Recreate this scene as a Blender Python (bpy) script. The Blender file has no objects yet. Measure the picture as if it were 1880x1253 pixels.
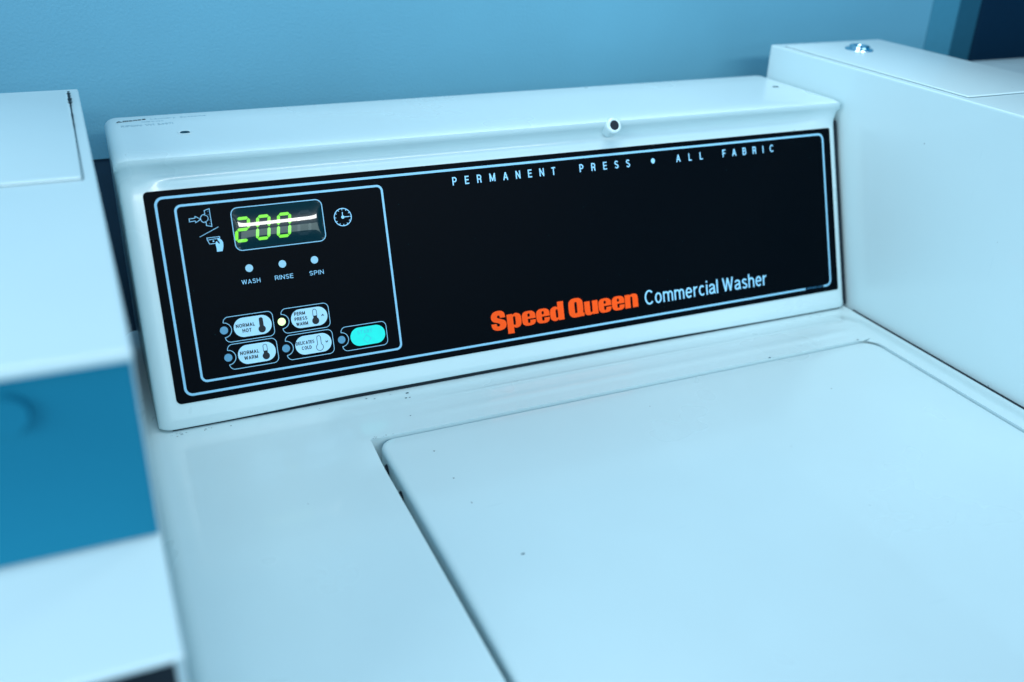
import bpy, bmesh, math, random
from math import sin, cos, pi, sqrt, radians
from mathutils import Vector, Matrix, noise

random.seed(7)
S = bpy.context.scene
COL = S.collection

# ------------------------------------------------------------------ camera
cam_data = bpy.data.cameras.new("camera")
cam = bpy.data.objects.new("camera", cam_data)
COL.objects.link(cam)
cam.location = (-0.0269, -0.6606, 0.3988)
cam.rotation_mode = 'XYZ'
cam.rotation_euler = (1.1012, -0.0331, -0.4206)
cam_data.sensor_fit = 'HORIZONTAL'
cam_data.sensor_width = 36.0
cam_data.lens = 1771.7 / 1880 * 36
cam_data.clip_start = 0.02
cam_data.clip_end = 60
cam_data.dof.use_dof = True
cam_data.dof.focus_distance = 0.765
cam_data.dof.aperture_fstop = 3.6
cam_data.dof.aperture_blades = 7
S.camera = cam

# ------------------------------------------------------------------ view
S.view_settings.view_transform = 'Standard'
S.view_settings.look = 'None'
S.view_settings.exposure = 0.0
S.view_settings.gamma = 1.0
S.render.engine = 'CYCLES'
S.cycles.max_bounces = 8
S.cycles.use_denoising = True

# ------------------------------------------------------------------ world: dim blue room light
W = bpy.data.worlds.new("World")
S.world = W
W.use_nodes = True
bg = W.node_tree.nodes['Background']
bg.inputs['Color'].default_value = (0.0, 0.44, 0.95, 1)
bg.inputs['Strength'].default_value = 0.52


def area(name, loc, target, sx, sy, power, color=(1, 1, 1), spread=180):
    d = bpy.data.lights.new(name, 'AREA')
    d.shape = 'RECTANGLE'
    d.size, d.size_y = sx, sy
    d.energy = power
    d.color = color
    d.spread = radians(spread)
    o = bpy.data.objects.new(name, d)
    COL.objects.link(o)
    o.location = loc
    v = Vector(target) - Vector(loc)
    o.rotation_euler = v.to_track_quat('-Z', 'Y').to_euler()
    return o


# ceiling fluorescent troffer above and slightly behind the photographer, plus a row farther down the room
KEY = (0.99, 1.0, 0.97)
area("ceiling_light", (0.16, -0.42, 1.55), (0.16, -0.35, 0), 1.3, 0.22, 6.6, KEY, 150)
area("ceiling_light_far", (0.5, -3.2, 1.62), (0.35, 0.0, 0.0), 3.2, 0.30, 52.0, KEY)
area("left_fill", (-2.1, -1.3, 1.0), (0.4, -0.1, 0.1), 1.6, 1.3, 44.0, (0.90, 1.0, 1.06))  # unseen fill added on the left to brighten faces turned that way
area("wall_gradient_fill", (0.46, 0.02, 0.80), (0.46, 0.25, 0.28), 0.22, 0.08, 1.3, KEY, 140)  # unseen fill added to give the wall its gradient
area("far_reflection_fill", (0.9, -4.45, 1.02), (0.3, 0.0, 0.1), 3.6, 0.8, 17.0, (0.74, 1.0, 0.97))  # added panel out of view, mirrored as the grey zone in the display


# ------------------------------------------------------------------ materials
def nt(name):
    m = bpy.data.materials.new(name)
    m.use_nodes = True
    t = m.node_tree
    return m, t, t.nodes['Principled BSDF']


def paint(name, col, rough=0.3, coat=0.3, var=0.03, bump=0.02, bscale=500, smear=0.05):
    m, t, b = nt(name)
    N, L = t.nodes, t.links
    tc = N.new('ShaderNodeTexCoord')
    n1 = N.new('ShaderNodeTexNoise'); n1.inputs['Scale'].default_value = 7; n1.inputs['Detail'].default_value = 5
    L.new(tc.outputs['Object'], n1.inputs['Vector'])
    mr = N.new('ShaderNodeMapRange')
    mr.inputs['From Min'].default_value = 0.1; mr.inputs['From Max'].default_value = 0.9
    mr.inputs['To Min'].default_value = 1 - var; mr.inputs['To Max'].default_value = 1 + var
    L.new(n1.outputs['Fac'], mr.inputs['Value'])
    mx = N.new('ShaderNodeVectorMath'); mx.operation = 'SCALE'
    mx.inputs[0].default_value = col
    L.new(mr.outputs['Result'], mx.inputs['Scale'])
    # sparse tiny specks of dirt
    vo = N.new('ShaderNodeTexVoronoi'); vo.inputs['Scale'].default_value = 38
    L.new(tc.outputs['Object'], vo.inputs['Vector'])
    sp = N.new('ShaderNodeMapRange')
    sp.inputs['From Min'].default_value = 0.018; sp.inputs['From Max'].default_value = 0.034
    sp.inputs['To Min'].default_value = 0.0; sp.inputs['To Max'].default_value = 1.0
    L.new(vo.outputs['Distance'], sp.inputs['Value'])
    sep = N.new('ShaderNodeSeparateColor')
    L.new(vo.outputs['Color'], sep.inputs['Color'])
    gt = N.new('ShaderNodeMath'); gt.operation = 'LESS_THAN'; gt.inputs[1].default_value = 0.80
    L.new(sep.outputs['Red'], gt.inputs[0])
    mxx = N.new('ShaderNodeMath'); mxx.operation = 'MAXIMUM'
    L.new(gt.outputs[0], mxx.inputs[0]); L.new(sp.outputs['Result'], mxx.inputs[1])
    mc = N.new('ShaderNodeMix'); mc.data_type = 'RGBA'
    mc.inputs['A'].default_value = (col[0] * .45, col[1] * .5, col[2] * .55, 1)
    L.new(mxx.outputs[0], mc.inputs['Factor'])
    L.new(mx.outputs['Vector'], mc.inputs['B'])
    L.new(mc.outputs['Result'], b.inputs['Base Color'])
    # a few hair-thin scratches
    mps = N.new('ShaderNodeMapping'); mps.inputs['Scale'].default_value = (5, 90, 5); mps.inputs['Rotation'].default_value = (0, 0, .7)
    L.new(tc.outputs['Object'], mps.inputs['Vector'])
    ns = N.new('ShaderNodeTexNoise'); ns.inputs['Scale'].default_value = 3; ns.inputs['Detail'].default_value = 2
    L.new(mps.outputs['Vector'], ns.inputs['Vector'])
    rs = N.new('ShaderNodeMapRange')
    rs.inputs['From Min'].default_value = .74; rs.inputs['From Max'].default_value = .80
    rs.inputs['To Min'].default_value = 0; rs.inputs['To Max'].default_value = .35
    L.new(ns.outputs['Fac'], rs.inputs['Value'])
    ms = N.new('ShaderNodeMix'); ms.data_type = 'RGBA'
    ms.inputs['B'].default_value = (col[0] * .7, col[1] * .78, col[2] * .82, 1)
    L.new(mc.outputs['Result'], ms.inputs['A']); L.new(rs.outputs['Result'], ms.inputs['Factor'])
    L.new(ms.outputs['Result'], b.inputs['Base Color'])
    # hand smears in the gloss
    n2 = N.new('ShaderNodeTexNoise'); n2.inputs['Scale'].default_value = 9; n2.inputs['Detail'].default_value = 3
    n2.inputs['Roughness'].default_value = .62
    L.new(tc.outputs['Object'], n2.inputs['Vector'])
    r2 = N.new('ShaderNodeMapRange')
    r2.inputs['From Min'].default_value = .0; r2.inputs['From Max'].default_value = 1.0
    r2.inputs['To Min'].default_value = rough - smear / 2; r2.inputs['To Max'].default_value = rough + smear
    L.new(n2.outputs['Fac'], r2.inputs['Value'])
    L.new(r2.outputs['Result'], b.inputs['Roughness'])
    b.inputs['Coat Weight'].default_value = coat
    b.inputs['Coat Roughness'].default_value = 0.06
    n3 = N.new('ShaderNodeTexNoise'); n3.inputs['Scale'].default_value = bscale; n3.inputs['Detail'].default_value = 2
    L.new(tc.outputs['Object'], n3.inputs['Vector'])
    bp = N.new('ShaderNodeBump'); bp.inputs['Strength'].default_value = bump; bp.inputs['Distance'].default_value = 0.0004
    L.new(n3.outputs['Fac'], bp.inputs['Height'])
    L.new(bp.outputs['Normal'], b.inputs['Normal'])
    return m


def plain(name, col, rough=0.5, metal=0.0, spec=0.5, emit=None, strength=0.0, coat=0.0):
    m, t, b = nt(name)
    N, L = t.nodes, t.links
    tc = N.new('ShaderNodeTexCoord')
    n = N.new('ShaderNodeTexNoise'); n.inputs['Scale'].default_value = 120; n.inputs['Detail'].default_value = 3
    L.new(tc.outputs['Object'], n.inputs['Vector'])
    mr = N.new('ShaderNodeMapRange')
    mr.inputs['To Min'].default_value = .92; mr.inputs['To Max'].default_value = 1.08
    L.new(n.outputs['Fac'], mr.inputs['Value'])
    v = N.new('ShaderNodeVectorMath'); v.operation = 'SCALE'; v.inputs[0].default_value = col
    L.new(mr.outputs['Result'], v.inputs['Scale'])
    L.new(v.outputs['Vector'], b.inputs['Base Color'])
    b.inputs['Roughness'].default_value = rough
    b.inputs['Metallic'].default_value = metal
    b.inputs['Specular IOR Level'].default_value = spec
    b.inputs['Coat Weight'].default_value = coat
    b.inputs['Coat Roughness'].default_value = 0.0
    b.inputs['Coat IOR'].default_value = 1.8
    if emit:
        b.inputs['Emission Color'].default_value = (*emit, 1)
        b.inputs['Emission Strength'].default_value = strength
    return m


ENAMEL = paint("white_enamel", (0.51, 0.685, 0.72), rough=0.27, coat=0.35, var=.05)
ENAMEL_SIDE = paint("white_enamel_case", (0.53, 0.715, 0.75), rough=0.33, coat=0.25)
BLUEPLATE = paint("blue_plate", (0.008, 0.18, 0.29), rough=0.6, coat=0.0, var=.05)
BLUEPLATE.node_tree.nodes["Principled BSDF"].inputs["Specular IOR Level"].default_value = .12
WALLM = paint("wall_paint", (0.09, 0.30, 0.42), rough=0.6, coat=0.0, var=.09, bump=.7, bscale=420)
DARKWALL = plain("dark_base_paint", (0.004, 0.035, 0.07), .6)
SHADE_END = plain("painted_shade_end", (0.0, 0.016, 0.04), .8, spec=.1)  # this and the next two: painted shade steps at the wall's end
SHADE_MID = plain("painted_shade_mid", (0.045, 0.21, 0.31), .7, spec=.1)
SHADE_DARK = plain("painted_shade_dark", (0.012, 0.085, 0.14), .7, spec=.1)
FLOORM = plain("floor_vinyl", (0.05, 0.12, 0.18), .5)
RUBBER = plain("black_rubber", (0.004, 0.012, 0.02), .6, spec=.3)
GRIME = plain("grime", (0.01, 0.06, 0.09), .8, spec=.2)
CHROME = plain("chrome", (0.55, 0.75, 0.85), .12, metal=1.0)
PRINT = plain("pale_blue_print", (0.30, 0.66, 0.92), .5, spec=.3)
LINE = plain("blue_line_print", (0.24, 0.54, 0.74), .5, spec=.3)
PRINTDIM = plain("dim_blue_print", (0.01, 0.12, 0.24), .5, spec=.3)
RED = plain("orange_red_print", (1.0, 0.085, 0.0), .5, spec=.2)
INK = plain("black_ink", (0.002, 0.008, 0.014), .55, spec=.3)
FADED = plain("faded_ink", (0.22, 0.42, 0.52), .6, spec=.2)
PILL = plain("pale_button_film", (0.40, 0.72, 0.90), .45, spec=.4)
TEAL = plain("turquoise_button_film", (0.0, 0.83, 0.70), .45, spec=.3)
TEALD = plain("turquoise_embossed_print", (0.03, 0.66, 0.68), .45, spec=.3)
LENS = plain("pale_lamp_lens", (0.24, 0.54, 0.70), .3)
LENSD = plain("dull_blue_lamp_lens", (0.055, 0.27, 0.44), .3)
LENSON = plain("lit_lamp_lens", (0.6, 0.9, 0.4), .3, emit=(0.72, 1.0, 0.33), strength=0.75)
DIGIT = plain("green_led_segment", (0.02, 0.12, 0.0), .4, coat=1.0, emit=(0.25, 1.0, 0.010), strength=0.95)
DIGITOFF = plain("unlit_led_segment", (0.010, 0.016, 0.012), .3, spec=.2, coat=1.0)


def panel_mat():
    m, t, b = nt("black_overlay_film")
    N, L = t.nodes, t.links
    tc = N.new('ShaderNodeTexCoord')
    n = N.new('ShaderNodeTexNoise'); n.inputs['Scale'].default_value = 600; n.inputs['Detail'].default_value = 3
    L.new(tc.outputs['Object'], n.inputs['Vector'])
    bp = N.new('ShaderNodeBump'); bp.inputs['Strength'].default_value = .12; bp.inputs['Distance'].default_value = .0003
    L.new(n.outputs['Fac'], bp.inputs['Height']); L.new(bp.outputs['Normal'], b.inputs['Normal'])
    vo = N.new('ShaderNodeTexVoronoi'); vo.inputs['Scale'].default_value = 95
    L.new(tc.outputs['Object'], vo.inputs['Vector'])
    sp = N.new('ShaderNodeMapRange')
    sp.inputs['From Min'].default_value = 0.02; sp.inputs['From Max'].default_value = 0.035
    sp.inputs['To Min'].default_value = 1.0; sp.inputs['To Max'].default_value = 0.0
    L.new(vo.outputs['Distance'], sp.inputs['Value'])
    mc = N.new('ShaderNodeMix'); mc.data_type = 'RGBA'
    mc.inputs['A'].default_value = (0.0001, 0.0016, 0.0036, 1)
    mc.inputs['B'].default_value = (0.006, 0.040, 0.05, 1)
    L.new(sp.outputs['Result'], mc.inputs['Factor'])
    L.new(mc.outputs['Result'], b.inputs['Base Color'])
    b.inputs['Roughness'].default_value = .42
    b.inputs['Specular IOR Level'].default_value = .03
    return m


FILM = panel_mat()


def display_mat():
    m, t, b = nt("smoked_display_lens")
    N, L = t.nodes, t.links
    tc = N.new('ShaderNodeTexCoord')
    mp = N.new('ShaderNodeMapping'); mp.inputs['Scale'].default_value = (30, 900, 900)
    L.new(tc.outputs['Object'], mp.inputs['Vector'])
    n = N.new('ShaderNodeTexNoise'); n.inputs['Scale'].default_value = 1.0; n.inputs['Detail'].default_value = 4
    L.new(mp.outputs['Vector'], n.inputs['Vector'])
    bp = N.new('ShaderNodeBump'); bp.inputs['Strength'].default_value = .10; bp.inputs['Distance'].default_value = .0001
    L.new(n.outputs['Fac'], bp.inputs['Height'])
    L.new(bp.outputs['Normal'], b.inputs['Normal'])
    b.inputs['Base Color'].default_value = (0.002, 0.009, 0.006, 1)
    b.inputs['Roughness'].default_value = .22
    b.inputs['Specular IOR Level'].default_value = .22
    b.inputs['Coat Weight'].default_value = 1.0
    b.inputs['Coat IOR'].default_value = 1.65
    b.inputs['Coat Roughness'].default_value = 0.03
    return m


DISP = display_mat()


# ------------------------------------------------------------------ object helpers
def link(o, parent=None):
    COL.objects.link(o)
    if parent is not None:
        o.parent = parent
    return o


def mesh_obj(name, verts, faces, mat, parent=None, smooth=False):
    me = bpy.data.meshes.new(name)
    me.from_pydata([tuple(v) for v in verts], [], faces)
    me.validate()
    me.materials.append(mat)
    if smooth:
        me.polygons.foreach_set('use_smooth', [True] * len(me.polygons))
    return link(bpy.data.objects.new(name, me), parent)


def bm_obj(name, bm, mat, parent=None, smooth=True, angle=35):
    bmesh.ops.recalc_face_normals(bm, faces=bm.faces)
    me = bpy.data.meshes.new(name)
    bm.to_mesh(me); bm.free()
    me.materials.append(mat)
    if smooth:
        me.polygons.foreach_set('use_smooth', [True] * len(me.polygons))
        me.set_sharp_from_angle(angle=radians(angle))
    return link(bpy.data.objects.new(name, me), parent)


def thing(name, label, cat, loc, group=None):
    o = bpy.data.objects.new(name, None)
    o.empty_display_size = .1
    COL.objects.link(o)
    o.location = loc
    o['label'] = label; o['category'] = cat
    if group:
        o['group'] = group
    return o


def box_bm(x0, x1, y0, y1, z0, z1, r=0.0, seg=4, bm=None):
    b = bmesh.new()
    g = bmesh.ops.create_cube(b, size=1)
    for v in b.verts:
        v.co = Vector(((x0 + x1) / 2 + v.co.x * (x1 - x0), (y0 + y1) / 2 + v.co.y * (y1 - y0), (z0 + z1) / 2 + v.co.z * (z1 - z0)))
    if r > 0:
        bmesh.ops.bevel(b, geom=list(b.edges), offset=r, segments=seg, profile=.5, affect='EDGES')
    if bm is not None:
        me = bpy.data.meshes.new('tmp'); b.to_mesh(me); bm.from_mesh(me); b.free(); bpy.data.meshes.remove(me)
        return bm
    return b


def extrude_profile(pts, x0, x1, r=0.005, seg=4):
    """profile in (y,z), extruded along x with every edge rounded"""
    b = bmesh.new()
    A = [b.verts.new((x0, y, z)) for y, z in pts]
    B = [b.verts.new((x1, y, z)) for y, z in pts]
    b.faces.new(A); b.faces.new(B[::-1])
    n = len(pts)
    for i in range(n):
        b.faces.new((A[i], B[i], B[(i + 1) % n], A[(i + 1) % n]))
    bmesh.ops.recalc_face_normals(b, faces=b.faces)
    if r:
        bmesh.ops.bevel(b, geom=list(b.edges), offset=r, segments=seg, profile=.5, affect='EDGES')
    return b


# ------------------------------------------------------------------ flat printed shapes (thin plates) on the sloping panel
TILT = 0.3435
ct, st = cos(TILT), sin(TILT)
PANEL_M = Matrix(((1, 0, 0, 0), (0, st, -ct, 0), (0, ct, st, 0), (0, 0, 0, 1)))   # (x, s, n) -> world
mm = 0.001


def rrect(x0, y0, x1, y1, r, n=6):
    out = []
    if not isinstance(r, (tuple, list)):
        r = (r,) * 4           # bl, br, tr, tl
    for (cx, cy, a0, rr) in ((x0 + r[0], y0 + r[0], pi, r[0]), (x1 - r[1], y0 + r[1], 1.5 * pi, r[1]),
                             (x1 - r[2], y1 - r[2], 0, r[2]), (x0 + r[3], y1 - r[3], .5 * pi, r[3])):
        for i in range(n + 1):
            a = a0 + i / n * pi / 2
            out.append((cx + rr * cos(a), cy + rr * sin(a)))
    return out


def circ(x, y, r, n=32, ry=None):
    ry = ry or r
    return [(x + r * cos(2 * pi * i / n), y + ry * sin(2 * pi * i / n)) for i in range(n)]


def arc(cx, cy, r, a0, a1, n=10):
    return [(cx + r * cos(radians(a0 + (a1 - a0) * i / n)), cy + r * sin(radians(a0 + (a1 - a0) * i / n))) for i in range(n + 1)]


def stroke(pts, w, closed=False):
    """offset a centre line to both sides: returns a list of loops"""
    n = len(pts)
    P = [Vector(p) for p in pts]
    Lf, Rt = [], []
    for i in range(n):
        if closed:
            a, b = P[i - 1], P[(i + 1) % n]
        else:
            a, b = P[max(i - 1, 0)], P[min(i + 1, n - 1)]
        d1 = (P[i] - a); d2 = (b - P[i])
        if d1.length < 1e-9: d1 = d2
        if d2.length < 1e-9: d2 = d1
        d1 = d1.normalized(); d2 = d2.normalized()
        t = d1 + d2
        t = t.normalized() if t.length > 1e-6 else d1
        nn = Vector((-t.y, t.x))
        m = w / 2 / max(.45, nn.dot(Vector((-d1.y, d1.x))))
        Lf.append(tuple(P[i] + nn * m)); Rt.append(tuple(P[i] - nn * m))
    if closed:
        return [Lf, Rt]
    return [Lf + Rt[::-1]]


def curve_mesh(loops, ext):
    c = bpy.data.curves.new('tmp', 'CURVE')
    c.dimensions = '2D'; c.fill_mode = 'BOTH'; c.extrude = ext
    for lp in loops:
        s = c.splines.new('POLY')
        s.points.add(len(lp) - 1)
        for p, q in zip(s.points, lp):
            p.co = (q[0], q[1], 0, 1)
        s.use_cyclic_u = True
    o = bpy.data.objects.new('tmp', c)
    me = bpy.data.meshes.new_from_object(o)
    bpy.data.objects.remove(o); bpy.data.curves.remove(c)
    return me


def plate(name, loops, mat, parent, n, ext=0.00006, M=PANEL_M, k=mm):
    """loops in mm on the panel -> thin plate whose back lies at height n (m)"""
    loops = [[(x * k, y * k) for x, y in lp] for lp in loops]
    me = curve_mesh(loops, ext)
    me.name = name
    me.transform(Matrix.Translation((0, 0, n + ext)))
    me.transform(M)
    me.materials.clear(); me.materials.append(mat)
    return link(bpy.data.objects.new(name, me), parent)


def join_meshes(meshes):
    bm = bmesh.new()
    for me in meshes:
        bm.from_mesh(me)
        bpy.data.meshes.remove(me)
    me = bpy.data.meshes.new('joined')
    bm.to_mesh(me); bm.free()
    return me


GL = {}


def glyph(ch, off):
    key = (ch, off)
    if key not in GL:
        c = bpy.data.curves.new('g', 'FONT')
        c.body = ch; c.size = 1.0; c.offset = off; c.extrude = 0.0; c.fill_mode = 'FRONT'; c.resolution_u = 5
        o = bpy.data.objects.new('g', c)
        me = bpy.data.meshes.new_from_object(o)
        bpy.data.objects.remove(o); bpy.data.curves.remove(c)
        xs = [v.co.x for v in me.vertices]; ys = [v.co.y for v in me.vertices]
        GL[key] = (me, min(xs), max(xs), min(ys), max(ys))
    return GL[key]


def word(name, text, x0, x1, base, cap, mat, parent, n, off=0.02, M=PANEL_M, gap=None, slope=0.0, k=mm):
    """text from x0 to x1 on the given base line with the given capital height (mm).
    gap: letter gap as a share of the natural letter width; None = fit the letters' width to the space."""
    capm = glyph('H', off)
    H = capm[4] - capm[3]
    sy = cap / H
    ws = [None if c == ' ' else glyph(c, off) for c in text]
    nat = [0.30 if w is None else (w[2] - w[1]) for w in ws]
    total = x1 - x0
    if gap is None:
        g = 0.085
        sx = total / (sum(nat) + g * (len(text) - 1)); gp = g * sx
    else:
        sx = sy * gap
        gp = (total - sum(nat) * sx) / (len(text) - 1)
    parts = []
    x = x0
    for w, nw in zip(ws, nat):
        if w is not None:
            me = w[0].copy()
            for v in me.vertices:
                px = (x + (v.co.x - w[1]) * sx)
                py = base + (v.co.y - capm[3]) * sy + slope * (px - x0)
                v.co = (px * k, py * k, 0)
            parts.append(me)
        x += nw * sx + gp
    me = join_meshes(parts)
    # give the print a real, very small thickness
    bm = bmesh.new(); bm.from_mesh(me)
    r = bmesh.ops.extrude_face_region(bm, geom=list(bm.faces))
    for v in [e for e in r['geom'] if isinstance(e, bmesh.types.BMVert)]:
        v.co.z += 0.00006
    bmesh.ops.translate(bm, verts=list(bm.verts), vec=(0, 0, n))
    bmesh.ops.recalc_face_normals(bm, faces=bm.faces)
    bm.to_mesh(me); bm.free()
    me.transform(M)
    me.name = name
    me.materials.clear(); me.materials.append(mat)
    return link(bpy.data.objects.new(name, me), parent)


def sans(ch, w):
    """strokes of a plain grotesque letter, capital height 1: (width, [polylines], [closed])"""
    h = w / 2
    def E(cx, cy, rx, ry, a0, a1, n=14):
        return [(cx + rx * cos(radians(a0 + (a1 - a0) * i / n)), cy + ry * sin(radians(a0 + (a1 - a0) * i / n))) for i in range(n + 1)]
    def bowl(x0, xr, yb, yt):
        r = (yt - yb) / 2
        k = min(r, (xr - x0) * .62)
        return [(x0, yt)] + E(xr - k, yb + r, k, r, 90, -90) + [(x0, yb)]
    xh = .735
    if ch == 'P': return .62, [[(h, 0), (h, 1)], bowl(h, .62 - h, .44, 1 - h)], []
    if ch == 'R': return .66, [[(h, 0), (h, 1)], bowl(h, .63 - h, .46, 1 - h), [(.34, .46), (.50, .42), (.59 - h, .30), (.60 - h, .12), (.64 - h, 0)]], []
    if ch == 'B': return .65, [[(h, 0), (h, 1)], bowl(h, .60 - h, .53, 1 - h), bowl(h, .65 - h, h, .53)], []
    if ch == 'D': return .68, [[(h, 0), (h, 1)], bowl(h, .68 - h, h, 1 - h)], []
    if ch == 'E': return .58, [[(h, 0), (h, 1)], [(h, 1 - h), (.58, 1 - h)], [(h, .52), (.54, .52)], [(h, h), (.58, h)]], []
    if ch == 'F': return .55, [[(h, 0), (h, 1)], [(h, 1 - h), (.55, 1 - h)], [(h, .50), (.51, .50)]], []
    if ch == 'H': return .67, [[(h, 0), (h, 1)], [(.67 - h, 0), (.67 - h, 1)], [(h, .52), (.67 - h, .52)]], []
    if ch == 'L': return .52, [[(h, 0), (h, 1)], [(h, h), (.52, h)]], []
    if ch == 'T': return .60, [[(.30, 0), (.30, 1)], [(0, 1 - h), (.60, 1 - h)]], []
    if ch == 'I': return w, [[(h, 0), (h, 1)]], []
    if ch == 'N': return .68, [[(h, 0), (h, 1)], [(.68 - h, 0), (.68 - h, 1)], [(h, 1 - h), (.68 - h, h)]], []
    if ch == 'M': return .82, [[(h, 0), (h, 1)], [(.82 - h, 0), (.82 - h, 1)], [(h, 1 - h * .6), (.41, h)], [(.82 - h, 1 - h * .6), (.41, h)]], []
    if ch == 'A': return .72, [[(h * .9, 0), (.36, 1 - h * .6)], [(.72 - h * .9, 0), (.36, 1 - h * .6)], [(.16, .32), (.56, .32)]], []
    if ch == 'W': return .98, [[(h * .9, 1), (.27, h * .5)], [(.27, h * .5), (.49, 1 - h * .5)], [(.49, 1 - h * .5), (.71, h * .5)], [(.71, h * .5), (.98 - h * .9, 1)]], []
    if ch == 'O': return .76, [], [E(.38, .5, .38 - h, .5 - h + .01, 0, 348, 29)]
    if ch == 'C': return .72, [E(.38, .5, .38 - h, .5 - h + .01, 42, 318, 26)], []
    if ch == 'S':
        return .64, [E(.32, .735, .30 - h, .265 - h, 20, 250, 16)[:] + [(.40, .47)] + E(.33, .27, .31 - h, .27 - h, 70, -160, 16)], []
    if ch == 'o': return .56, [], [E(.28, xh / 2, .28 - h, xh / 2 - h + .01, 0, 345, 23)]
    if ch == 'c': return .52, [E(.28, xh / 2, .28 - h, xh / 2 - h + .01, 48, 312, 20)], []
    if ch == 'e': return .56, [E(.28, xh / 2, .28 - h, xh / 2 - h + .01, 4, 318, 22), [(h, xh / 2 + .02), (.56 - h, xh / 2 + .02)]], []
    if ch == 'l': return w, [[(h, 0), (h, 1)]], []
    if ch == 'i': return w, [[(h, 0), (h, xh)], [(h, .88), (h, 1)]], []
    if ch == 'r': return .34, [[(h, 0), (h, xh)], [(h, .40)] + E(.33, .40, .33 - h, xh - h - .40, 165, 90, 8)], []
    if ch == 'h': return .53, [[(h, 0), (h, 1)], [(h, .42)] + E(.53 / 2, .44, .53 / 2 - h, xh - h - .44, 170, 0, 12) + [(.53 - h, 0)]], []
    if ch == 'm': return .84, [[(h, 0), (h, xh)], [(h, .42)] + E(.22 + h / 2, .46, .22 - h / 2, xh - h - .46, 170, 0, 10) + [(.44, 0)],
                              [(.44, .42)] + E((.44 + .84 - h) / 2, .46, (.84 - h - .44) / 2, xh - h - .46, 170, 0, 10) + [(.84 - h, 0)]], []
    if ch == 'a': return .55, [[(.04 + h, .55)] + E(.265, .52, .225 - h * .6, xh - h - .52, 160, 0, 12) + [(.49 - h * .4, .10), (.54, h * .5)],
                              [(.48 - h * .4, .43), (.30, .40)] + E(.22, .21, .22 - h, .21 - h, 90, 300, 12) + [(.40, .14), (.48 - h * .4, .26)]], []
    if ch == 's': return .48, [E(.24, .545, .22 - h, .19 - h, 20, 240, 12) + [(.29, .36)] + E(.24, .20, .24 - h, .20 - h, 65, -155, 12)], []
    raise KeyError(ch)


def sword(name, text, x0, x1, base, cap, mat, parent, n, w=.15, M=PANEL_M, gap=None, k=mm, g=.13):
    """grotesque lettering; gap=None squeezes the letters into x0..x1, a number keeps their width and spaces them out"""
    gl = [sans(c, w) for c in text]
    nat = [q[0] for q in gl]
    if gap is None:
        sx = (x1 - x0) / (sum(nat) + g * (len(text) - 1)); gp = g * sx
    else:
        sx = cap * gap
        gp = (x1 - x0 - sum(nat) * sx) / max(1, len(text) - 1)
    x = x0
    parts = []
    j = 0
    for (wd, opn, cl) in gl:
        for pl, closed in [(p, False) for p in opn] + [(p, True) for p in cl]:
            for_loops = stroke_xy(pl, w, closed, sx / cap)
            loops = [[((x + px * cap) * k, (base + py * cap) * k) for px, py in lp] for lp in for_loops]
            me = curve_mesh(loops, .00003)
            me.transform(Matrix.Translation((0, 0, n + .00003 + j % 4 * .000004)))
            parts.append(me)
            j += 1
        x += wd * sx + gp
    me = join_meshes(parts)
    me.transform(M)
    me.name = name
    me.materials.clear(); me.materials.append(mat)
    return link(bpy.data.objects.new(name, me), parent)


def stroke_xy(pl, w, closed, sq):
    """squeeze the skeleton sideways first so that the stroke keeps most of its weight"""
    out = stroke([(p[0] * sq, p[1]) for p in pl], w * (.35 + .65 * min(1, sq)), closed)
    return out


def chaikin(pts, it=2):
    """points may be (x, y, 'c') for corners that stay sharp"""
    P = [(p[0], p[1], len(p) > 2) for p in pts]
    for _ in range(it):
        out = []
        n = len(P)
        for i in range(n):
            a, b = P[i], P[(i + 1) % n]
            if a[2]:
                out.append(a)
            else:
                pr = P[i - 1]
                out.append(((a[0] * .75 + pr[0] * .25), (a[1] * .75 + pr[1] * .25), False))
                out.append(((a[0] * .75 + b[0] * .25), (a[1] * .75 + b[1] * .25), False))
        P = out
    return [(p[0], p[1]) for p in P]


# ------------------------------------------------------------------ setting
mesh_obj("floor", [(-3, -6, -.93), (3.2, -6, -.93), (3.2, .6, -.93), (-3, .6, -.93)], [(0, 1, 2, 3)], FLOORM)['kind'] = 'structure'
w = bm_obj("wall", box_bm(-2.4, .945, .25, .33, .143, 1.75), WALLM, smooth=False); w['kind'] = 'structure'
w = bm_obj("wall_base", box_bm(-2.4, .945, .2515, .33, -.93, .1428), DARKWALL, smooth=False); w['kind'] = 'structure'
# added strips past the wall, painted darker in steps as shade fading out
w = bm_obj("wall_shade_mid", box_bm(.9455, .9895, .2495, .36, -.93, 1.75, 0), SHADE_MID); w['kind'] = 'structure'
w = bm_obj("wall_shade_dark", box_bm(.990, 1.025, .2495, .36, -.93, 1.75, 0), SHADE_DARK); w['kind'] = 'structure'
w = bm_obj("wall_shade_end", box_bm(1.0255, 2.4, .25, .40, -.93, 1.75, .01, 3), SHADE_END); w['kind'] = 'structure'


# ------------------------------------------------------------------ washing machine
def smooth01(t):
    t = max(0.0, min(1.0, t))
    return t * t * (3 - 2 * t)


DX0, DX1 = -0.0185, 0.6550        # deck
OX0, OX1, OY0, OY1 = 0.1373, 0.6215, -0.485, -0.0665   # lid opening
RIDGE = 0.0038


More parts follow.
